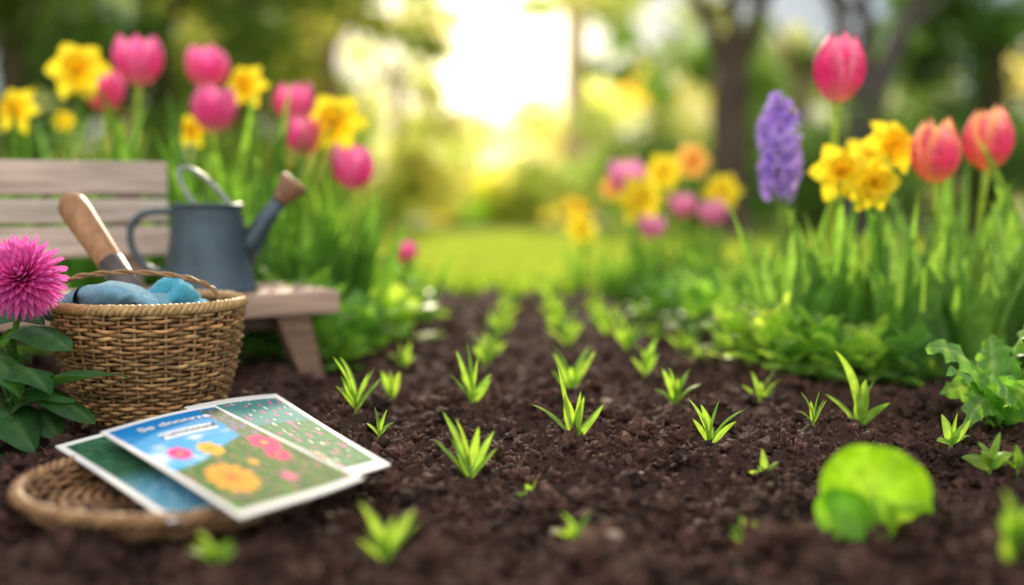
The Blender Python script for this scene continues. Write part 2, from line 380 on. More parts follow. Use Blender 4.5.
for px,py,Y,H,lab in [(138,60,3.7,.16,'large pink tulip at upper left, right of the high yellow daffodil'),(105,90,3.9,.14,'pink tulip tucked below the high yellow daffodil at upper left'),(206,66,3.8,.145,'pink tulip left of a yellow daffodil, behind the watering can'),(214,108,3.6,.145,'pink tulip directly above the watering can handle'),(294,103,3.9,.14,'pink tulip above its twin, left of the round yellow daffodil'),(303,135,3.6,.125,'lower pink tulip, left of and below the round yellow daffodil'),(352,167,3.5,.135,'low open pink tulip, rightmost of the tall left bed'),(405,251,3.9,.085,'tiny pink bloom low at the right end of the left bed')]:
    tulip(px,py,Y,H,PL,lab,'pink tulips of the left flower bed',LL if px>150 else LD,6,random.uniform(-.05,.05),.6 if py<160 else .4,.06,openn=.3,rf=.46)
for px,py,Y,S,lab in [(78,71,3.7,.105,'large yellow daffodil high at upper left'),(18,110,3.8,.085,'yellow daffodil at the left edge of the photo'),(64,121,4.1,.04,'very small yellow daffodil below the high one at upper left'),(247,86,3.8,.08,'yellow daffodil right of a pink tulip above the watering can spout'),(193,131,3.7,.06,'small yellow daffodil behind the watering can handle'),(335,123,3.6,.105,'large round yellow daffodil at right of the left bed')]:
    daffodil(px,py,Y,S,lab,'yellow daffodils of the left flower bed',(random.uniform(-.3,.3),-1,.25),LL,6,random.uniform(-.04,.04),.6,.035)
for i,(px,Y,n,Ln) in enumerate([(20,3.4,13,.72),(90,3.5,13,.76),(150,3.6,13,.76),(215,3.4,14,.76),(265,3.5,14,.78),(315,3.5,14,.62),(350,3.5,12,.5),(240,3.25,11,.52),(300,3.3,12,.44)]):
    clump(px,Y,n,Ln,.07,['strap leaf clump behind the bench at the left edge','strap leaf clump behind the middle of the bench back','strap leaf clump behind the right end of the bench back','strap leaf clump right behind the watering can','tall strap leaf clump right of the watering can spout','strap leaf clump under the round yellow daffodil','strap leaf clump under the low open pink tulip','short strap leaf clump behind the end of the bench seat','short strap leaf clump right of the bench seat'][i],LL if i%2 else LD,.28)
for px,py,Y,S,kind,lab in [(628,176,4.9,.15,'p','blurred pink tulip at left of the distant flower group'),(682,205,5.0,.11,'p','blurred pale pink tulip low in the distant flower group'),(713,212,4.8,.11,'p','blurred pale pink tulip below the rightmost distant yellow flower'),(652,226,4.6,.10,'p','blurred deep pink tulip lowest in the distant flower group'),(640,199,4.7,.11,'y','blurred large yellow daffodil below the distant pink tulip'),(664,172,5.0,.09,'y','blurred yellow daffodil in the middle of the distant group'),(692,161,5.1,.09,'o','blurred orange daffodil highest in the distant flower group'),(722,192,4.9,.09,'y','blurred yellow daffodil rightmost in the distant flower group'),(581,228,5.3,.08,'y','blurred yellow daffodil standing alone left of the distant group'),(612,188,5.2,.06,'o','blurred peach daffodil left in the distant flower group')]:
    if kind=='p': tulip(px,py,Y,S,((.95,.5,.68),(.88,.26,.52),(.8,.4,.4)),lab,'flowers of the distant bed',LL,6,0,.34,.035,openn=.35,rf=.5)
    else: daffodil(px,py,Y,S,lab,'flowers of the distant bed',(random.uniform(-.3,.3),-1,.2),LL,6,0,.32,.03,cp=YEL if kind=='y' else (.95,.55,.12),ct=(.95,.7,.04) if kind=='y' else (.95,.45,.1))
for i,(px,Y,n,Ln) in enumerate([(612,5.2,13,.28),(650,4.8,16,.36),(700,4.7,16,.36),(735,4.4,15,.34)]):
    clump(px,Y,n,Ln,.05,['strap leaf clump at left of the distant flower group','strap leaf clump below the distant pink tulip','strap leaf clump below the distant orange daffodil','strap leaf clump at right of the distant flower group'][i],(.15,.33,.06),.5)
# ------------------------------------------------------------------ broad-leaf plants
def rosette(px,Y,n,Lf,Wf,col,label,kind='ovate',lean=(.5,1.2),wave=.05,group=None,name='leafy_plant',cat='leafy plant',stemh=0,mat=None,mid=None,nv=5):
    x=(px-512)/FPX*Y; root=thing(name,(x,Y,Z(x,Y)-.005),label,cat,group); mb=MB(); sm=MB()
    for i in range(n):
        az=i*2.4+random.uniform(-.3,.3); q=i/n; ln=lean[1]+(lean[0]-lean[1])*q
        b=Vector((0,0,stemh*q)); d=Vector((math.cos(az)*math.sin(ln),math.sin(az)*math.sin(ln),math.cos(ln)))
        pet=b+d*Lf*.45*random.uniform(.6,1.2)
        sm.tube([b,b.lerp(pet,.5)+Vector((0,0,.006)),pet],[.004,.003,.0025],5,mixc(col,(.2,.3,.1),.3))
        curve_leaf(mb,arc(pet,az,Lf*random.uniform(.6,1.15),ln,random.uniform(.2,.9),n=9),Wf*random.uniform(.7,1.15),kind,nv,.12,wave,c0=jit(col,.3),c1=jit(col,.3),tilt=random.uniform(-.5,.5),mid=mid)
    sm.build('stems',M_leaf,root); mb.build('leaves',mat or M_leaf,root); return root
LO=(.27,.43,.09); LM=(.15,.32,.06)
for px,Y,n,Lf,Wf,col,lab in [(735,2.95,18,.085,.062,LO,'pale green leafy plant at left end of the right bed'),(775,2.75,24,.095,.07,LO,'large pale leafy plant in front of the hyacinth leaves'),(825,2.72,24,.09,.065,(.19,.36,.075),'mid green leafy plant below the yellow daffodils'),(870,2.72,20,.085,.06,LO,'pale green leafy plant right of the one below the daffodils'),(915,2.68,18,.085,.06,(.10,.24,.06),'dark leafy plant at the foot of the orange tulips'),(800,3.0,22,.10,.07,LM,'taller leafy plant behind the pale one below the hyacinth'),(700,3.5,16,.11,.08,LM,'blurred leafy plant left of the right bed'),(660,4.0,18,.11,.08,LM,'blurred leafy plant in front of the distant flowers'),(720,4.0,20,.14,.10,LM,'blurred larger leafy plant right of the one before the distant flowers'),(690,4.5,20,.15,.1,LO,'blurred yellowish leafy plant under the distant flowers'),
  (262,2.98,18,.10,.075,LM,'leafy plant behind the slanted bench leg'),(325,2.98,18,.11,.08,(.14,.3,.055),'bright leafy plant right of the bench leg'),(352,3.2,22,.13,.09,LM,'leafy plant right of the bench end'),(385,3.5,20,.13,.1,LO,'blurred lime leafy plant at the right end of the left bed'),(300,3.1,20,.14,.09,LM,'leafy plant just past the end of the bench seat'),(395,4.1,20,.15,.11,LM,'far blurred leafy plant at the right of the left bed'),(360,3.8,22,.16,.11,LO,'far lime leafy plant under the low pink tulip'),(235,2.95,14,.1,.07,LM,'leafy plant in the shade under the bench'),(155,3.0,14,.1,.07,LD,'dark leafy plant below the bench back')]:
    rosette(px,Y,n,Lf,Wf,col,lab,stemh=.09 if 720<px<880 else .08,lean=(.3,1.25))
def frilly(root,items,col):
    mb=MB(); sm=MB()
    for p0,p1,W_,a in items:
        q0=Vector(p0)-root.location; q1=Vector(p1)-root.location
        mp_=q0.lerp(q1,.3)
        sm.tube([q0,q0.lerp(q1,.15)+Vector((0,0,.01)),mp_+Vector((0,0,.02))],[.004,.003,.0025],6,(.25,.4,.12))
        curve_leaf(mb,between(q0.lerp(q1,.12)+Vector((0,0,.01)),q1,a,n=26),W_,'lobed',9,.1,.10,c0=jit(col,.15),c1=jit(mixc(col,(.2,.36,.08),.4),.15),tilt=random.uniform(-.9,-.2),wf=30,mid=(.45,.6,.25))
    sm.build('stems',M_leaf,root); mb.build('leaves',M_leaf,root)
b=gr(1000,428); root=thing('frilly_leaf_plant',(b.x,b.y,Z(b.x,b.y)),'green plant with frilly lobed leaves at the right edge of the soil','leafy plant'); B_=Vector(root.location)
frilly(root,[(B_,at(926,348,2.15),.085,.05),(B_,at(948,372,2.1),.08,.03),(B_,at(965,428,2.02),.07,.05),(B_,at(1030,318,2.25),.10,.02),(B_,at(990,335,2.3),.09,.03),(B_,at(1040,400,2.08),.095,.04),(B_,at(940,395,2.2),.07,.04),(B_,at(1060,350,2.2),.10,.04),(B_,at(1005,405,2.02),.08,.05)],(.14,.33,.07))
# ------------------------------------------------------------------ seedlings
GS=(.26,.48,.06)
def seedling(px,py,hpx,label,n=6,wide=1.0,group=None,kind='lance',name='seedling',fan=.95):
    p=gr(px,py,.022); h=hpx/FPX*p.y; z=ZM(p.x,p.y,.010)-.002; root=thing(name,(p.x,p.y,z),label,'seedling',group)
    mb=MB(); sm=MB(); sm.tube([(0,0,-.02),(0,0,h*.12),(0,0,h*.3)],[.0032,.003,.0025],6,(.35,.5,.14)); a0=random.uniform(-.4,.4)
    for i in range(n):
        s=i/(max(1,n-1))*2-1
        az=(0 if s>0 else PI)+a0+random.uniform(-.5,.5)+ (PI/2 if i%3==1 else 0)*(.6 if i%2 else -.6)
        ln=abs(s)*.6*fan+random.uniform(0,.1); L_=h*(1.1-.25*abs(s))*random.uniform(.75,1.12)
        curve_leaf(mb,arc((0,0,h*.2*(1-abs(s))*random.random()),az,L_,ln,random.uniform(.0,.8)*fan,n=9),h*.185*wide*random.uniform(.75,1.2),kind,5,.3,.03,c0=jit(mixc(GS,(.35,.5,.12),.3),.15),c1=jit(GS,.2),tilt=random.uniform(-1.1,1.1),mid=(.4,.6,.2))
    sm.build('stem',M_sprout,root); mb.build('leaves',M_sprout,root); return root
S=[(470,470,64,'front left seedling with a fan of upright lance leaves',7,.95),(573,450,66,'tall slender seedling in the front of the middle row',6,.9),(710,441,50,'low spreading seedling right of the tall middle one',7,.95),(813,433,36,'small spreading seedling left of the tall right hand one',6,.95),(859,417,64,'tall seedling with broad blades in front of the right bed',5,1.1),(356,416,54,'curly spreading seedling right of the basket',7,.9),(379,433,26,'short broad sprout beside the curly seedling near the basket',4,1.8),(472,406,48,'seedling directly behind the front left one',7,1.1),(392,391,30,'small leafy seedling between the bench leg and left row',5,1.6),(571,394,50,'wide seedling directly behind the tall middle one',8,1.0),(675,405,38,'leafy seedling behind the low spreading one, third row',7,1.4),(645,379,32,'softly blurred seedling third back in the third row',6,1.4),(761,394,36,'seedling at the foot of the pale leafy plant',6,1),(485,371,32,'blurred seedling third back in the left row',6,1.5),(628,355,34,'blurred broad seedling fourth back in the third row',7,1.6),(683,346,28,'blurred seedling left of the right bed, fourth row',6,1.5),(566,350,34,'blurred seedling third back in the middle row',6,1.5),(608,335,30,'blurred seedling fifth back in the third row',6,1.6),(404,362,24,'blurred sprout near the end of the left bed',6,1.5)]
for px,py,h,lab,n,w in S: seedling(px,py,h,lab,n,w,'seedlings sprouting in rows')
for px,py,h in [(492,352,28),(498,337,26),(503,324,24),(507,313,22),(511,303,20),(488,360,22)]: seedling(px,py,h,'small far blurred seedling at the back of the left row',6,1.7,'back seedlings of the left row')
for px,py,h in [(558,335,28),(553,322,26),(550,312,22),(547,303,20),(545,296,18)]: seedling(px,py,h,'small far blurred seedling at the back of the middle row',6,1.7,'back seedlings of the middle row')
for px,py,h in [(600,322,24),(594,312,22),(656,332,24),(700,362,22),(725,352,26)]: seedling(px,py,h,'small far blurred seedling at the back right of the rows',6,1.7,'back seedlings of the right rows')
for px,py,h,lab,n,w in [(531,484,22,'tiny two leaf sprout between the front left and middle seedlings',4,2.4),(765,473,24,'tiny sprout right of centre below the spreading seedlings',5,2.2),(578,534,30,'small blurred sprout at bottom centre',6,2.2),(748,527,30,'small blurred sprout left of the big round leaf',6,2),(386,553,56,'large blurred bright seedling right of the woven tray',8,1.4),(217,572,38,'blurred sprout at the bottom left below the woven tray',6,2),(990,466,34,'small leafy sprout below the frilly plant',6,2.2),(951,444,32,'small leafy sprout left of the frilly plant',6,1.9),(1018,470,24,'tiny sprout at the right edge below the frilly plant',5,2),(1014,583,62,'blurred green sprout cut by the right edge in the bottom corner',7,2.6)]:
    seedling(px,py,h,lab,n,w,'small sprouts in the foreground soil','ovate' if w>1.9 else 'lance',fan=1.3 if w<2.5 else .5)
b=gr(878,545,0); root=thing('round_leaf_plant',(b.x,b.y,Z(b.x,b.y)),'large blurred lime green round leaved plant in the right foreground','leafy plant'); B_=Vector(root.location)
mb=MB(); LG=(.17,.40,.012)
def roundleaf(mb,c,r,nrm,col,cup=.15,cin=None,wob=.05,notch=None,fold=.04,nw=.22,nd=.62):
    c=Vector(c);nrm=Vector(nrm).normalized(); u=nrm.cross(Vector((0,0,1))).normalized(); w=u.cross(nrm); cin=cin or mixc(col,(.4,.6,.12),.3)
    rows=[];cols=[]
    for i in range(15):
        q=.02+.98*i/14; rr=r*q; row=[]; cr=[]
        for a in [2*PI*k/64 for k in range(64)]:
            k_=1+wob*math.sin(2*a+1)+.012*math.sin(7*a)*q; g=0
            if notch is not None:
                da=abs((a-notch+PI)%(2*PI)-PI); g=math.exp(-(da/nw)**2); k_*=1-nd*g*q**1.5
            row.append(c+(u*math.cos(a)+w*math.sin(a))*rr*k_+nrm*(cup*r*q*q+fold*r*q*math.sin(3*a)+(.25*r*q*g if notch is not None else 0)))
            vein=.5+.5*math.cos(a*9); cr.append(mixc(mixc(cin,col,min(1,q*q*1.3)),(.36,.58,.1),.35*vein**8*(1-q*.5)))
        rows.append(row); cols.append(cr)
    mb.grid(rows,cols,True)
# one big leaf, notched low on its right, over one behind coloured dark for the curl's shade
c1=at(873,494,1.46)-B_; c2=at(896,516,1.50)-B_; c3=at(846,516,1.44)-B_
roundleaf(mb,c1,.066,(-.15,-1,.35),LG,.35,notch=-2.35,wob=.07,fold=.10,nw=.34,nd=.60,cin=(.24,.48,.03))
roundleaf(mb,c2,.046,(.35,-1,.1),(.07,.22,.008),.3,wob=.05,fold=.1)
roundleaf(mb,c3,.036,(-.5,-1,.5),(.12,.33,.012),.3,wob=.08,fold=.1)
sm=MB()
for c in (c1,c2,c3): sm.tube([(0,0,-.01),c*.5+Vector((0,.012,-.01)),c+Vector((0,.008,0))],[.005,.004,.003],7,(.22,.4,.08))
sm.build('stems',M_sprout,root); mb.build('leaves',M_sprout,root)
# ------------------------------------------------------------------ dahlia at left
rt=Vector((-.90,2.06,0)); root=thing('dahlia_plant',(rt.x,rt.y,Z(rt.x,rt.y)),'magenta pink pompom dahlia with big dark leaves at the left edge','dahlia'); B_=Vector(root.location)
fc=at(22,277,2.0)-B_; mb=MB(); n=210; RR=.075
axis=Vector((.15,-.85,.5)).normalized(); Q=axis.to_track_quat('Z','Y').to_matrix()
for i in range(n):
    s=(i+.5)/n; pol=math.acos(1-1.62*s); az=i*2.39996
    dl=Vector((math.sin(pol)*math.cos(az),math.sin(pol)*math.sin(az),math.cos(pol))); d=Q@dl
    tang=Q@Vector((-math.sin(az),math.cos(az),0)); nn=d.cross(tang)
    Ls=RR*(.62+.42*min(1,s*2)); rows=[];cols=[]; cc=jit((.78,.06,.40),.15)
    lift=Q@Vector((0,0,1))
    for q in range(6):
        u=q/5; p=fc+d*(RR*.12+Ls*u*.88)+lift*(.008*u*u*(1 if s<.5 else -.5)); w=.0072*prof('lance',.1+.88*u)+(.0005)
        rows.append([p-tang*w+lift*.002,p-lift*.001,p+tang*w+lift*.002]); cols.append([mixc(mixc(cc,(.5,.02,.22),.6*(1-u)),(.95,.4,.75),.45*u*u)]*3)
    mb.grid(rows,cols)
mb.build('bloom',M_petal,root)
sm=MB(); sm.tube([(0.02,0,-.02),(.0,-.01,.1),Vector((-.01,0,.2)),fc*0.9,fc],[.008,.007,.006,.006,.009],8,(.1,.2,.05))
mb=MB(); DG=(.05,.15,.045)
for px,py,Y,px2,py2,Y2,W_ in [(5,345,2.05,72,352,1.98,.10),(30,400,2.0,128,378,1.97,.085),(10,400,2.0,95,425,1.93,.10),(0,380,2.0,50,395,1.9,.10),(-20,420,1.95,35,452,1.88,.12),(-30,350,2.0,20,400,1.9,.11),(-10,330,2.1,45,325,2.05,.08),(0,430,1.95,75,400,1.95,.09),(-30,470,1.9,22,480,1.84,.10),(-20,380,2.1,30,362,2.0,.09),(20,420,2.02,60,440,1.93,.09),(0,350,2.12,60,335,2.12,.08),(-20,440,2.0,12,420,1.9,.1)]:
    p0=at(px,py,Y)-B_; p1=at(px2,py2,Y2)-B_
    curve_leaf(mb,between(p0,p1,.025,n=12),W_,'ovate',7,.12,.05,c0=jit(DG),c1=jit(DG),tilt=random.uniform(-.35,.45),mid=(.14,.26,.1))
    sm.tube([(0.01,0,.03),p0*.5+Vector((0,0,.02)),p0],[.004,.0035,.003],6,(.08,.16,.05))
sm.build('stems',M_leaf,root); mb.build('leaves',M_leaf,root)
# ------------------------------------------------------------------ bench
def bevbox(mb,x0,x1,y0,y1,z0,z1,col,bev=.004,sag=0):
    bm=bmesh.new(); bmesh.ops.create_cube(bm,size=1)
    for v in bm.verts: v.co=Vector(((x0+x1)/2+v.co.x*(x1-x0),(y0+y1)/2+v.co.y*(y1-y0),(z0+z1)/2+v.co.z*(z1-z0)))
    bmesh.ops.bevel(bm,geom=bm.edges[:],offset=bev,segments=2,affect='EDGES',profile=.6)
    bm.verts.index_update(); mb.add([v.co.copy() for v in bm.verts],[tuple(v.index for v in f.verts) for f in bm.faces],col); bm.free()
FP=(-.432,2.85); bench=thing('garden_bench',(FP[0],FP[1],0),'weathered wooden garden bench behind the wicker basket','bench',rz=R(32))
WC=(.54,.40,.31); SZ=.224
mb=MB()
for k in range(3): bevbox(mb,-1.35,0-.004*k,.0+.122*k,.114+.122*k,SZ-.058,SZ,jit(WC,.1),.006)
mb.build('seat',M_wood,bench,smooth=False)
for k,(z0,z1) in enumerate([(.462,.548),(.392,.452),(.306,.382)]):
    mb=MB(); yo=.345+.05*(z0-.2); bevbox(mb,-1.35,-.325,yo,yo+.024,z0,z1,jit(mixc(WC,(.64,.56,.50),.7),.06),.006)
    o=mb.build('backrest_slat',M_wood,bench,smooth=False)
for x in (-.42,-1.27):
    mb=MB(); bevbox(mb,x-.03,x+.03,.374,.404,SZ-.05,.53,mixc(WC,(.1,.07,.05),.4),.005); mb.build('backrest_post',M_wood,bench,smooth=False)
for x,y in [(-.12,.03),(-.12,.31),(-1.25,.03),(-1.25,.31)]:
    mb=MB(); sx=.06 if x>-.5 else -.06; v=[]
    for z,ox,w in ((-.02,sx,.028),(SZ-.059,0,.042)):
        for a,b2_ in ((-1,-1),(1,-1),(1,1),(-1,1)): v.append(Vector((x+ox+a*w,y+.008+b2_*.024,z)))
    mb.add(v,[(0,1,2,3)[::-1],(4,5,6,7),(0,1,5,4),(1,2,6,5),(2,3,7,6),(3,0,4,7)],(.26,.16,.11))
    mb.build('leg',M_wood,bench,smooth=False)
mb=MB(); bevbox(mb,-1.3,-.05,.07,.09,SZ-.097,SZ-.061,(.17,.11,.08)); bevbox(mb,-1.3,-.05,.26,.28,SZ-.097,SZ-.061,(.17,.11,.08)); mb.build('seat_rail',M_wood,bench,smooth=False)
# ------------------------------------------------------------------ watering can
cc=at(210,297,2.80); can=thing('watering_can',(cc.x,cc.y,SZ+.001),'slate blue metal watering can standing on the bench seat','watering can',rz=R(8))
MC=(.065,.10,.13)
hz_=.214; mb=MB()
mb.lathe([(.0,.0),(.112,.0),(.118,.003),(.119,.008),(.115,.013),(.113,.016),(.102,.08),(.090,.15),(.0825,hz_-.012),(.0825,hz_-.008),(.086,hz_-.005),(.0865,hz_),(.084,hz_+.003),(.080,hz_-.002),(.086,.13),(.102,.02),(.0,.006)],64,MC)
mb.build('body',M_metal,can)
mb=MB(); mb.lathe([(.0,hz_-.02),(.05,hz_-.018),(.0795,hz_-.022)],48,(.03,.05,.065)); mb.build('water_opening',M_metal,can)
mb=MB(); pts=[]
for i in range(25):
    a=PI*i/24; q=math.sin(a)**.8; pts.append(Vector((.018-.042*math.cos(a)-.072*q,-.02+.02*q,hz_-.008+.098*q)))
mb.tube(pts,.0058,10,(.30,.32,.32)); mb.build('top_handle',M_metal,can)
mb=MB(); pts=[Vector((-.075,0,.195)),Vector((-.12,0,.20)),Vector((-.165,0,.19)),Vector((-.188,0,.155)),Vector((-.185,0,.11)),Vector((-.16,0,.07)),Vector((-.13,0,.05)),Vector((-.095,0,.045))]
P2=[]
for i in range(len(pts)-1):
    for q in range(4): P2.append(pts[i].lerp(pts[i+1],q/4))
P2.append(pts[-1])
for _ in range(3): P2=[P2[0]]+[(P2[i-1]+P2[i]*2+P2[i+1])/4 for i in range(1,len(P2)-1)]+[P2[-1]]
mb.tube(P2,.0085,10,(.08,.12,.14)); mb.build('back_handle',M_metal,can)
mb=MB(); mb.tube([(.075,0,.075),(.105,0,.125),(.14,0,.18),(.175,0,.225)],[.034,.029,.022,.017],20,MC); mb.build('spout',M_metal,can)
mb=MB(); d=Vector((.035,0,.045)).normalized(); b0=Vector((.172,0,.221)); mb.tube([b0,b0+d*.01,b0+d*.03,b0+d*.055,b0+d*.062,b0+d*.066],[.019,.022,.028,.038,.038,.032],24,(.34,.17,.10)); mb.build('rose',M_handle,can)
# ------------------------------------------------------------------ wicker basket
bx,by=at(149,300,2.22).x,2.22; bz=.012
bk=thing('wicker_basket',(bx,by,bz),'round brown wicker basket holding blue gloves and a trowel','basket')
HB=.235
def RB(z): s=z/HB; return .124+.054*s+.010*math.sin(PI*s)
ns=40; WK=(.44,.25,.105)
mb=MB()
for k in range(ns):
    a=2*PI*k/ns; mb.tube([(RB(z)*math.cos(a),RB(z)*math.sin(a),z) for z in [HB*i/10 for i in range(11)]],.0034,6,jit((.33,.17,.07),.2))
mb.build('stakes',M_wick,bk)
mb=MB(); nr=29
for k in range(nr):
    z=.006+(HB-.016)*k/(nr-1); st=200; c0=jit(WK,.45)
    rows=[];cols=[]
    for i in range(st):
        a=2*PI*i/st; r=RB(z)+.0054*math.cos(ns/2*a+k*PI)+.005*noise.noise(Vector((a*5,k*3.1,7)))
        zz=z+.0045*noise.noise(Vector((math.cos(a)*5,math.sin(a)*5,k*2)))
        rad=Vector((math.cos(a),math.sin(a),0)); hw=.0037*(1+.4*noise.noise(Vector((a*3,k*7.1,2))))
        rows.append([Vector((r*math.cos(a),r*math.sin(a),zz))+rad*.0028*math.cos(q)+Vector((0,0,1))*hw*math.sin(q) for q in [2*PI*j/6 for j in range(6)]])
        t=.9+.9*noise.noise(Vector((a*6,k*5.1,0))); cols.append([tuple(x*t for x in c0)]*6)
    rows.append(rows[0]);cols.append(cols[0]); mb.grid(rows,cols,True)
mb.build('weave',M_wick,bk)
mb=MB(); mb.lathe([(0,.004),(.11,.004),(RB(.01)-.006,.008)]+[(RB(HB*i/8)-.0085,HB*i/8) for i in range(1,9)],48,(.08,.045,.02)); mb.build('dark_backing',M_wick,bk)  # dark sheet behind the weave, blocks the view through its gaps
def rope(mb,R0,z0,amp,turns,rad,col,n=260,strands=3,wob=0):
    for s in range(strands):
        pts=[];
        for i in range(n+1):
            a=2*PI*i/n; ph=turns*a+2*PI*s/strands; w=1+wob*math.sin(3*a+.7)
            r=R0*w+amp*math.cos(ph); pts.append(Vector((r*math.cos(a),r*math.sin(a),z0+amp*math.sin(ph)+wob*.3*R0*math.sin(2*a))))
        mb.tube(pts,rad,6,jit(col,.25),cap=False)
mb=MB(); rope(mb,RB(HB)+.001,HB+.004,.0062,34,.0055,(.50,.30,.13)); mb.build('rim',M_wick,bk)
mb=MB()
hp=[]
for i in range(41):
    a=PI*i/40; hp.append(Vector((-.162*math.cos(a)-.008, -.06-.03*math.sin(a), HB+.006+.062*math.sin(a)**.7)))
for s in range(2):
    mb.tube([p+Vector((0,math.cos(i*.9+s*PI)*.003,math.sin(i*.9+s*PI)*.003)) for i,p in enumerate(hp)],.0032,6,(.34,.20,.09))
mb.build('handle',M_wick,bk)
def skinobj(name,chain,subs=2):
    me=bpy.data.meshes.new(name); vs=[];es=[];rs=[]
    for pts,rad,join in chain:
        o=len(vs)
        for i,p in enumerate(pts):
            vs.append(tuple(p)); rs.append(rad[i])
            if i>0: es.append((o+i-1,o+i))
        if join is not None: es.append((join,o))
    me.from_pydata(vs,es,[]); ob=bpy.data.objects.new(name+'_skin',me); COL.objects.link(ob)
    sk=ob.modifiers.new('s','SKIN'); sk.use_smooth_shade=True
    for i,r in enumerate(rs): me.skin_vertices[0].data[i].radius=(r,r)
    me.skin_vertices[0].data[0].use_root=True
    ob.modifiers.new('u','SUBSURF').levels=subs
    dg=bpy.context.evaluated_depsgraph_get(); m2=bpy.data.meshes.new_from_object(ob.evaluated_get(dg)); 
    bpy.data.objects.remove(ob)
    return m2
def glove(name,wrist,tipc,col,cuff,label,spread=.016,r=.017,arch=.02,down=.09,sq=.62):
    a=Vector(wrist); b=Vector(tipc); d=(b-a); dn=d.normalized(); side=Vector((0,0,1)).cross(dn).normalized()
    ch=[([a,a.lerp(b,.3)+Vector((0,0,arch)),a.lerp(b,.62)+Vector((0,0,arch*1.2))],[.034,.042,.040],None)]
    for k in range(4):
        off=(k-1.5)*spread*1.15; p0=a.lerp(b,.8)+side*off+Vector((0,0,arch*.8)); p1=b+side*off*1.25+Vector((0,0,-down*.15)); p2=b+dn*.03+side*off*1.3+Vector((0,0,-down*.8))
        ch.append(([p0,p1,p2],[r*.8,r*.75,r*.6],2))
    t0=a.lerp(b,.4)+side*.045+Vector((0,0,arch*.4)); ch.append(([t0,t0+side*.03+dn*.03-Vector((0,0,down*.4))],[r*.85,r*.65],1))
    me=skinobj(name,ch); root=thing(name,tuple(a),label,'glove')
    mb=MB(); vs=[]
    for v in me.vertices:
        p=v.co.copy(); p=p+v.normal*(.006*noise.noise(p*26)+.003*math.sin(p.x*90+p.y*40+8*noise.noise(p*14)))
        q=p-a; q.z=q.z*sq if q.z>0 else q.z; vs.append(q)
    mb.add(vs,[tuple(f.vertices) for f in me.polygons],col); mb.build('hand',M_cloth,root)
    cb=MB(); rows=[]
    for i in range(9):
        q=i/8; cpos=dn*(-.045+.06*q)+Vector((0,0,-.022*(1-q)))
        rows.append([cpos+side*math.cos(t)*(.040-.004*q+.0022*math.cos(i*PI))+Vector((0,0,1))*math.sin(t)*(.018+.004*q+.0015*math.cos(i*PI)) for t in [2*PI*k/32 for k in range(32)]])
    cb.grid(rows,cuff,True); cb.build('cuff',M_cloth,root)
    return root
zr=bz+HB
glove('garden_glove',(bx-.118,by-.07,zr+.016),(bx+.045,by-.088,zr+.020),(.20,.42,.56),(.16,.35,.48),'light blue knitted glove lying over the left side of the basket opening',arch=.012,down=.05)
glove('garden_glove',(bx+.095,by+.0,zr+.0),(bx-.01,by-.02,zr+.010),(.08,.42,.58),(.13,.52,.66),'bright cyan glove bunched at the right of the basket opening',arch=.026,down=.06,sq=.8)
# trowel
p0=at(68,199,2.40); p1=at(124,282,2.28); p2=at(146,312,2.24); p3=Vector((p2.x+.04,p2.y-.01,p2.z-.13))
tr=thing('hand_trowel',tuple(p1),'hand trowel with thick wooden handle leaning out of the basket','trowel')
d=(p0-p1); mb=MB(); ss=[0,.06,.15,.35,.6,.8,.92,.98,1.0]; rr=[.020,.0235,.026,.028,.030,.032,.031,.023,.008]
mb.tube([d*s for s in ss],rr,24,(.40,.20,.09)); mb.build('handle',M_handle,tr)
mb=MB(); e=(p2-p1); mb.tube([d*.22,d*.0,e*.1,e*.5,e*.8,e*1.0],[.0275,.0275,.027,.024,.019,.014],24,(.10,.08,.075)); mb.build('ferrule',M_metal,tr)
mb=MB(); g=(p3-p2); sd2=g.cross(Vector((0,1,0))).normalized(); nn=g.cross(sd2).normalized(); rows=[]
for i in range(10):
    s=i/9; w=.034*math.sin(PI*(.25+.72*s))**.7 if s<1 else .001
    rows.append([e+g*s+sd2*u*w+nn*.02*(u*u)*(1-s*.6) for u in (-1,-.6,-.2,.2,.6,1)])
mb.grid(rows,(.12,.12,.12)); mb.build('blade',M_metal,tr)
# ------------------------------------------------------------------ woven tray
ty=1.60; tcx=(171-512)/FPX*ty; tz=.018
tray=thing('woven_tray',(tcx,ty,tz),'shallow round wicker tray on the soil under the seed packets','tray')
mb=MB(); prof_=[(.008+.0085*i,.004) for i in range(22)]+[(.190+.0032*i,.005+.0046*i) for i in range(1,7)]
for k,(r0,z0) in enumerate(prof_):
    st=160; c0=jit((.34,.19,.09),.35); rows=[];cols=[]; nsx=40
    for i in range(st+1):
        a=2*PI*i/st; zz=z0+.003*math.cos(nsx/2*a+k*PI)*(1 if k<22 else .2); r=r0+(.0 if k<22 else .0036*math.cos(nsx/2*a+k*PI))
        rad=Vector((math.cos(a),math.sin(a),0)); rows.append([Vector((r*math.cos(a),r*math.sin(a),zz))+rad*.0045*math.cos(q)+Vector((0,0,1))*.0033*math.sin(q) for q in [2*PI*j/6 for j in range(6)]]); t=.9+.8*noise.noise(Vector((a*6,k*4.1,0))); cols.append([tuple(x*t for x in c0)]*6)
    mb.grid(rows,cols,True)
mb.build('weave',M_wick,tray)
mb=MB(); rope(mb,.214,.035,.0055,26,.0048,(.40,.23,.105),strands=3,wob=.014); mb.build('rim',M_wick,tray)
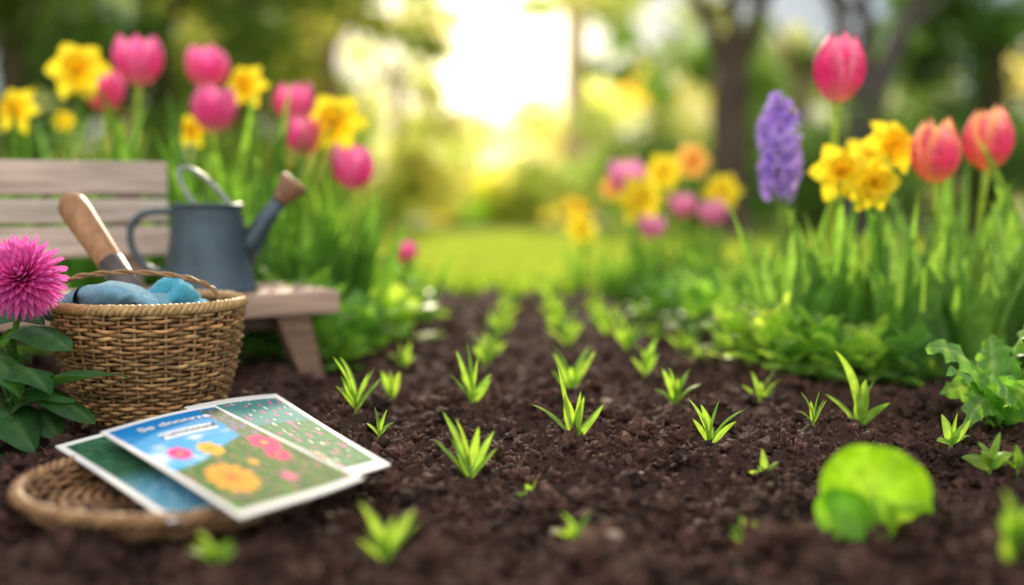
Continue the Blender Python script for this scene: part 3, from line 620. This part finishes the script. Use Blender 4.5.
# ------------------------------------------------------------------ seed packets
def packet(corners,label,paint,border,text=None,puff=.004):
    TL,TR,BR,BL=[Vector(c) for c in corners]; ctr=(TL+TR+BR+BL)/4
    nrm=(TR-TL).cross(TL-BL).normalized(); 
    if nrm.z<0: nrm=-nrm
    root=thing('seed_packet',tuple(ctr),label,'seed packet','seed packets on the woven tray')
    def B(u,v,o=0):
        p=(TL*(1-u)+TR*u)*(1-v)+(BL*(1-u)+BR*u)*v
        return p-ctr+nrm*(o+puff*16*u*(1-u)*v*(1-v)+.004*math.sin(u*3+v*2.2))
    mb=MB(); n=24
    mb.grid([[B(i/n,j/n,0) for i in range(n+1)] for j in range(n+1)],(.85,.84,.81))
    mb.grid([[B(i/n,j/n,-.0022-puff*16*(i/n)*(1-i/n)*(j/n)*(1-j/n)) for i in range(n+1)] for j in range(n+1)],(.8,.79,.76))
    ed=[(i/n,0) for i in range(n)]+[(1,i/n) for i in range(n)]+[(1-i/n,1) for i in range(n)]+[(0,1-i/n) for i in range(n)]
    mb.grid([[B(u,v,0) for u,v in ed],[B(u,v,-.0022) for u,v in ed]],(.8,.79,.76),True)
    mb.build('pouch',M_paper,root)
    nu,nv=260,280; mb=MB(); bu=border; rows=[];cols=[]
    for j in range(nv+1):
        v=bu+(1-2*bu)*j/nv; r=[];c=[]
        for i in range(nu+1):
            u=bu+(1-2*bu)*i/nu; r.append(B(u,v,.0006)); c.append(paint(i/nu,j/nv))
        rows.append(r);cols.append(c)
    mb.grid(rows,cols); mb.build('printed_picture',M_paper,root)
    if text:
        for s,u0,v0,hh,col in text:
            cu=bpy.data.curves.new('t','FONT'); cu.body=s; cu.align_x='CENTER'; cu.align_y='CENTER'; cu.offset=.025; ob=bpy.data.objects.new('t',cu); COL.objects.link(ob)
            dg=bpy.context.evaluated_depsgraph_get(); me=bpy.data.meshes.new_from_object(ob.evaluated_get(dg)); bpy.data.objects.remove(ob)
            wl=(TR-TL).length; hl=(BL-TL).length
            mb=MB(); mb.add([B(u0+v.co.x*hh/wl,v0-v.co.y*hh/hl,.0018) for v in me.vertices],[tuple(f.vertices) for f in me.polygons],col); mb.build('lettering',M_paper,root,smooth=False)
    return root
def fl(u,v,cu,cv,r,np_,cp,cc,cur,asp=1.0):
    du=(u-cu)*asp; dv=(v-cv); d=math.hypot(du,dv); a=math.atan2(dv,du)
    rr=r*(.78+.22*abs(math.cos(a*np_/2)))
    if d<r*.22: return mixc(cc,(.3,.1,0),.35*abs(math.sin(a*6+d*90)))
    if d<rr:
        k=abs(math.sin(a*np_/2))**4*.7; k2=.45*abs(math.sin((a+.4)*np_))*(d<r*.6)
        return mixc(cp,mixc(cp,(.35,.02,0),.6),min(1,k+k2))
    return cur
def paint_top(u,v):
    n1=noise.noise(Vector((u*4,v*6,1)))+.5*noise.noise(Vector((u*10,v*14,2)))
    skyc=mixc((.005,.19,.50),(.05,.40,.72),min(1,max(0,v*1.8)))
    c=mixc(skyc,(.80,.86,.9),min(1,max(0,(n1*1.8+.12)))*(1 if v>.30 else .0))
    hor=.52+.03*math.sin(u*6)-.18*(u-.3) 
    if v>hor:
        g=.5+.5*noise.noise(Vector((u*34,v*9,4))); c=mixc((.006,.055,.006),(.10,.25,.015),max(0,min(1,g*1.3-.2)))
        if noise.noise(Vector((u*38,v*38,9)))>.45: c=(.8,.12,.35)
    if .02<v<.42 and u>.80+.08*noise.noise(Vector((u*3,v*9,3))):
        c=mixc((.03,.09,.03),(.16,.26,.08),.5+.5*noise.noise(Vector((u*30,v*30,3))))
        if noise.noise(Vector((u*34,v*34,13)))>.2: c=(.35,.14,.5)
    c=fl(u,v,.19,.44,.075,6,(.82,.03,.3),(.9,.4,.05),c,.85)
    c=fl(u,v,.42,.47,.08,7,(.95,.50,.01),(.85,.25,.01),c,.85)
    c=fl(u,v,.86,.52,.10,6,(.82,.03,.2),(.95,.45,.1),c,.85)
    c=fl(u,v,.80,.66,.075,6,(.75,.02,.2),(.9,.3,.05),c,.85)
    c=fl(u,v,.26,.76,.14,11,(.95,.38,.004),(.7,.12,.01),c,.85)
    c=fl(u,v,.62,.86,.045,6,(.85,.1,.35),(.95,.6,.05),c,.85)
    c=fl(u,v,.55,.68,.03,6,(.9,.5,.02),(.95,.6,.05),c,.85)
    if .195<v<.265 and .25<u<.74: c=(.86,.88,.88)
    return c
def paint_green(u,v):
    g=.5+.5*noise.noise(Vector((u*22,v*26,14)))
    c=mixc((.02,.11,.06),(.15,.32,.12),g)
    if v<.4: c=mixc((.08,.30,.36),c,.2+.4*g)
    if noise.noise(Vector((u*16,v*16,31)))>.38: c=(.65,.15,.33)
    if noise.noise(Vector((u*18,v*16,41)))>.5: c=(.7,.7,.62)
    return c
def paint_teal(u,v):
    g=.5+.5*noise.noise(Vector((u*14,v*20,54))); c=mixc((.012,.06,.04),(.06,.2,.08),g)
    if v>.5: c=mixc(c,mixc((.02,.22,.4),(.3,.55,.65),g),min(1,(v-.5)*4))
    return c
def pc(l): return [gr(px,py,z) for px,py,z in l]
packet(pc([(55,446,.060),(172,420,.062),(300,486,.054),(170,524,.052)]),'dark green and teal seed packet at the bottom of the fan on the tray',paint_teal,.05,puff=.001)
packet(pc([(184,407,.074),(276,394,.070),(391,462,.058),(300,490,.056)]),'pale green flowery seed packet sticking out behind at the right',paint_green,.07,puff=.001)
packet(pc([(100,432,.090),(214,405,.094),(364,475,.084),(240,520,.075)]),'topmost seed packet with blue sky, yellow and pink flowers',paint_top,.035,[('Se dnonrre',.50,.13,.033,(.9,.9,.9)),('rumnounf',.495,.247,.029,(.01,.03,.12))],puff=.002)
# ------------------------------------------------------------------ foliage clouds (numpy)
def leafcloud(centers,radii,n,size,col,var=.35,flatten=.7):
    centers=np.array(centers);radii=np.array(radii); k=np.random.randint(0,len(centers),n)
    d=np.random.normal(size=(n,3)); d/=np.linalg.norm(d,axis=1)[:,None]
    rr=np.random.random(n)**.45; P=centers[k]+d*rr[:,None]*radii[k][:,None]*np.array([1,1,flatten])
    u=np.random.normal(size=(n,3)); u/=np.linalg.norm(u,axis=1)[:,None]
    w=np.random.normal(size=(n,3)); w-=u*(u*w).sum(1)[:,None]; w/=np.linalg.norm(w,axis=1)[:,None]
    s=size*np.random.uniform(.6,1.3,n)[:,None]
    V=np.stack([P-u*s,P+w*s*.45,P+u*s,P-w*s*.45],1).reshape(-1,3)
    F=np.arange(4*n).reshape(n,4)
    ct=np.random.uniform(1-var,1+var,len(centers))[k]*np.random.uniform(.75,1.25,n)
    hue=np.random.uniform(-.15,.15,len(centers))[k]
    C=np.array(col)[None,:]*ct[:,None]; C[:,0]*=1+hue
    return V,F,np.repeat(C,4,0)
def pts_curve(a,b,n=8,w=.1,seed=0):
    a=Vector(a);b=Vector(b)
    return [a.lerp(b,i/n)+Vector((noise.noise(Vector((i*.6,seed,0))),noise.noise(Vector((i*.6,seed,5))),0))*w*(i/n if i<n else 1) for i in range(n+1)]
def tree(px,Y,w0,fork,limbs,crown,n,size,col,barkc,label,top=7.0,lean=0):
    x=(px-512)/FPX*Y; root=thing('tree',(x,Y,-.04),label,'tree','trees of the garden background')
    mb=MB(); fz=fork; f=Vector((lean*fz,0,fz)); mb.tube([(0,0,-.1),(0,0,.1)]+pts_curve((0,0,.3),f,6,.1,px),[w0*1.5,w0*1.2]+[w0*(1.05-.02*i) for i in range(7)],14,barkc,nz=.15)
    for (dx,dy,dz,wr) in limbs:
        e=f+Vector((dx,dy,dz)); P=pts_curve(f-Vector((0,0,.15)),e,7,.25,px+dx*3); mb.tube(P,[w0*wr*(1-.1*i) for i in range(8)],10,barkc,nz=.15)
        for q in (3,5,6):
            a=random.random()*6.28; e2=P[q]+Vector((math.cos(a)*.9,math.sin(a)*.9,random.uniform(.1,.9))); mb.tube(pts_curve(P[q],e2,4,.1,q),[w0*.22,w0*.18,w0*.14,w0*.1,w0*.05],6,barkc)
    mb.build('trunk',M_bark,root)
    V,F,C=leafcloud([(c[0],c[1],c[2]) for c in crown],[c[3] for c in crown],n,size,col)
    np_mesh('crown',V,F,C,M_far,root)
def crownpts(cx,cz,rx,rz,k,r=(.4,.8),ry=None):
    return [(cx+random.uniform(-rx,rx),random.uniform(-1,1)*(ry or rx*.7),cz+random.uniform(-rz,rz),random.uniform(*r)) for _ in range(k)]
DBK=(.10,.065,.05); HAZE_GOLD=(.42,.42,.17)  # trees near the sun gap: golden haze put into leaf and bark colours
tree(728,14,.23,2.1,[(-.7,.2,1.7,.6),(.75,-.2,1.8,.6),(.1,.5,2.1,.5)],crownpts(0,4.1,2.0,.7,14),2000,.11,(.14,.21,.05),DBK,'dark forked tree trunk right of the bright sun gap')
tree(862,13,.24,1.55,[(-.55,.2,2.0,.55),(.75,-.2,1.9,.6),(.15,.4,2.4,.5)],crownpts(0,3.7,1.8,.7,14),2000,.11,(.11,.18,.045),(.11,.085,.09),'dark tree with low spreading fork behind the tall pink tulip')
tree(575,26,.24,4.6,[(-1,.2,2.0,.6),(1.1,-.2,2.0,.6)],crownpts(.8,5.3,2.4,.8,18,(.3,.7)),2400,.12,(.40,.40,.17),(.62,.45,.25),'slim sunlit tree just right of the bright sun gap')  # pale bark colour carries the sun haze
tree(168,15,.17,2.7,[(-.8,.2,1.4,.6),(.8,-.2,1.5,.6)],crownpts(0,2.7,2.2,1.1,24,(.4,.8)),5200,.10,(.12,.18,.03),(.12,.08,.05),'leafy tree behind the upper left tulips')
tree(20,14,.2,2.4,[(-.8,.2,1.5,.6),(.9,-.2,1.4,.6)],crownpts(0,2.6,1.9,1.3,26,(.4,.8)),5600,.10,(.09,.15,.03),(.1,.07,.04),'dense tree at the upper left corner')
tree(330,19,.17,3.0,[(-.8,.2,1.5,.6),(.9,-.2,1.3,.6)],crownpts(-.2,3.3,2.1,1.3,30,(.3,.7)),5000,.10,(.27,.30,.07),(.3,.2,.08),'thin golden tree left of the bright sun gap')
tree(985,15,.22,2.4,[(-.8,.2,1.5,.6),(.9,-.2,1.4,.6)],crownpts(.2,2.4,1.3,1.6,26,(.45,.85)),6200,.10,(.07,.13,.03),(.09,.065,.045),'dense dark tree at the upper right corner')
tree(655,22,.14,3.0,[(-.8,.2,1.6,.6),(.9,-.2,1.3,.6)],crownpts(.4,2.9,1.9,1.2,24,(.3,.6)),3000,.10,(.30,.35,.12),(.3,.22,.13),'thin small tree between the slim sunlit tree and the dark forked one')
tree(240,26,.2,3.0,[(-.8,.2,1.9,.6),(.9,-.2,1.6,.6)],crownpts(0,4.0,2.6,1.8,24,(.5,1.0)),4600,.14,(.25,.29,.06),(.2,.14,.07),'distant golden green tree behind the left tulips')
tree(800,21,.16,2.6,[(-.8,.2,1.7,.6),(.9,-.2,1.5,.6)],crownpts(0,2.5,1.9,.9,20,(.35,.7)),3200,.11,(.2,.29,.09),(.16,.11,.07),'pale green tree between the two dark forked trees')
tree(400,30,.18,3.6,[(-.8,.2,1.9,.6),(.9,-.2,1.6,.6)],crownpts(-.8,4.0,2.2,1.8,24,(.4,.8)),3400,.13,HAZE_GOLD,(.45,.32,.17),'pale golden tree nearest the left side of the sun gap')
for px,Y,w,h,col,lab in [(30,12,1.3,1.1,(.10,.19,.03),'dark green shrub at the far left behind the daffodils'),(140,13,1.4,1.3,(.13,.21,.03),'green shrub behind the high pink tulip on the left'),(245,15,1.5,1.4,(.21,.27,.05),'olive shrub behind the watering can'),(345,18,1.7,1.3,(.32,.35,.09),'golden shrub behind the round yellow daffodil'),(440,22,1.9,1.0,(.44,.46,.17),'golden shrub below the sun gap at left'),(535,24,2.0,.9,(.5,.5,.2),'golden shrub directly below the sun gap'),(620,21,1.8,1.2,(.36,.41,.15),'golden green shrub right below the slim sunlit tree'),(700,18,1.6,1.4,(.24,.33,.09),'green shrub at the foot of the dark forked tree'),(790,16,1.6,1.4,(.16,.26,.07),'green shrub behind the purple hyacinth'),(880,15,1.5,1.4,(.12,.21,.05),'dark shrub behind the cluster of daffodils'),(980,13,1.5,1.4,(.09,.17,.04),'dark shrub at the far right behind the orange tulips')]:  # golden leaf colours below the sun gap stand in for haze
    x=(px-512)/FPX*Y; root=thing('shrub',(x,Y,-.04),lab,'shrub','shrubs across the lawn')
    cs=[(random.uniform(-w,w),random.uniform(-.8,.8),random.uniform(.1,h),random.uniform(.3,.6)) for _ in range(22)]
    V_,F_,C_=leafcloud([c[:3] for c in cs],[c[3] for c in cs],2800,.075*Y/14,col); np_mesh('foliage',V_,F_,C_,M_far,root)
    mb=MB()
    for k in range(5):
        c=cs[k]; mb.tube([(0,0,-.05),(c[0]*.5,c[1]*.5,c[2]*.6),(c[0],c[1],c[2])],[.05,.035,.015],6,(.1,.07,.04))
    mb.build('stems',M_bark,root)
cs=[]
for i in range(230):
    x=random.uniform(-38,38); cs.append((x,random.uniform(42,50),random.uniform(.2,3.2+3.4*min(1,abs(x+.8)/9)),random.uniform(.9,1.7)))
V_,F_,C_=leafcloud([c[:3] for c in cs],[c[3] for c in cs],20000,.26,(.52,.51,.24)); tag(np_mesh('distant_wood',V_,F_,C_,M_far),'distant woodland with golden haze in its leaf colour, closing off the lawn','woodland',kind='stuff')  # leaf colour lightened to gold in place of haze
def blades(n,xf,y0,y1,h,w,col,yp=1.5,zf=None,var=.3):
    y=y0+(y1-y0)*np.random.random(n)**yp; x=xf(y,np.random.random(n)); 
    a=np.random.random(n)*6.28; ln=np.random.normal(0,.35,n); hh=h*np.random.uniform(.5,1.3,n)
    z=np.zeros(n)-.03 if zf is None else zf
    b=np.stack([x,y,z],1); dv=np.stack([np.cos(a),np.sin(a),0*a],1); sv=np.stack([-np.sin(a),np.cos(a),0*a],1)*w*.5
    m1=b+dv*(ln*hh*.3)[:,None]+np.array([0,0,1])*(hh*.55)[:,None]; t=b+dv*(ln*hh)[:,None]+np.array([0,0,1])*hh[:,None]
    V=np.stack([b-sv,b+sv,m1+sv*.8,t,m1-sv*.8],1).reshape(-1,3); F=np.arange(5*n).reshape(n,5)
    C=np.array(col)[None,:]*np.random.uniform(1-var,1+var,n)[:,None]; return V,F,np.repeat(C,5,0)
V_,F_,C_=blades(60000,lambda y,r:(r*2-1)*(.55*y+.3),5.7,16,.09,.012,(.30,.40,.08))
tag(np_mesh('lawn_grass',V_,F_,C_,M_leaf),'sunlit yellow green lawn grass beyond the soil bed','grass',kind='stuff')
def lx(y,r): return -.52+.03*(y-3.2)-r*(2.2)
def rx(y,r): return .84-.06*(y-3.2)+r*2.2
A=blades(14000,lx,3.15,5.9,.11,.024,(.15,.31,.055),1.0); B2=blades(12000,rx,3.2,5.9,.11,.024,(.16,.33,.06),1.0); C3=blades(5000,lambda y,r:(r*2-1)*1.2,5.3,6.1,.10,.02,(.24,.38,.06),1.0)
VV=np.concatenate([A[0],B2[0],C3[0]]); FF=np.concatenate([A[1],B2[1]+len(A[0]),C3[1]+len(A[0])+len(B2[0])]); CC=np.concatenate([A[2],B2[2],C3[2]])
tag(np_mesh('ground_cover',VV,FF,CC,M_leaf),'low green ground cover along both sides of the soil strip','ground cover',kind='stuff')
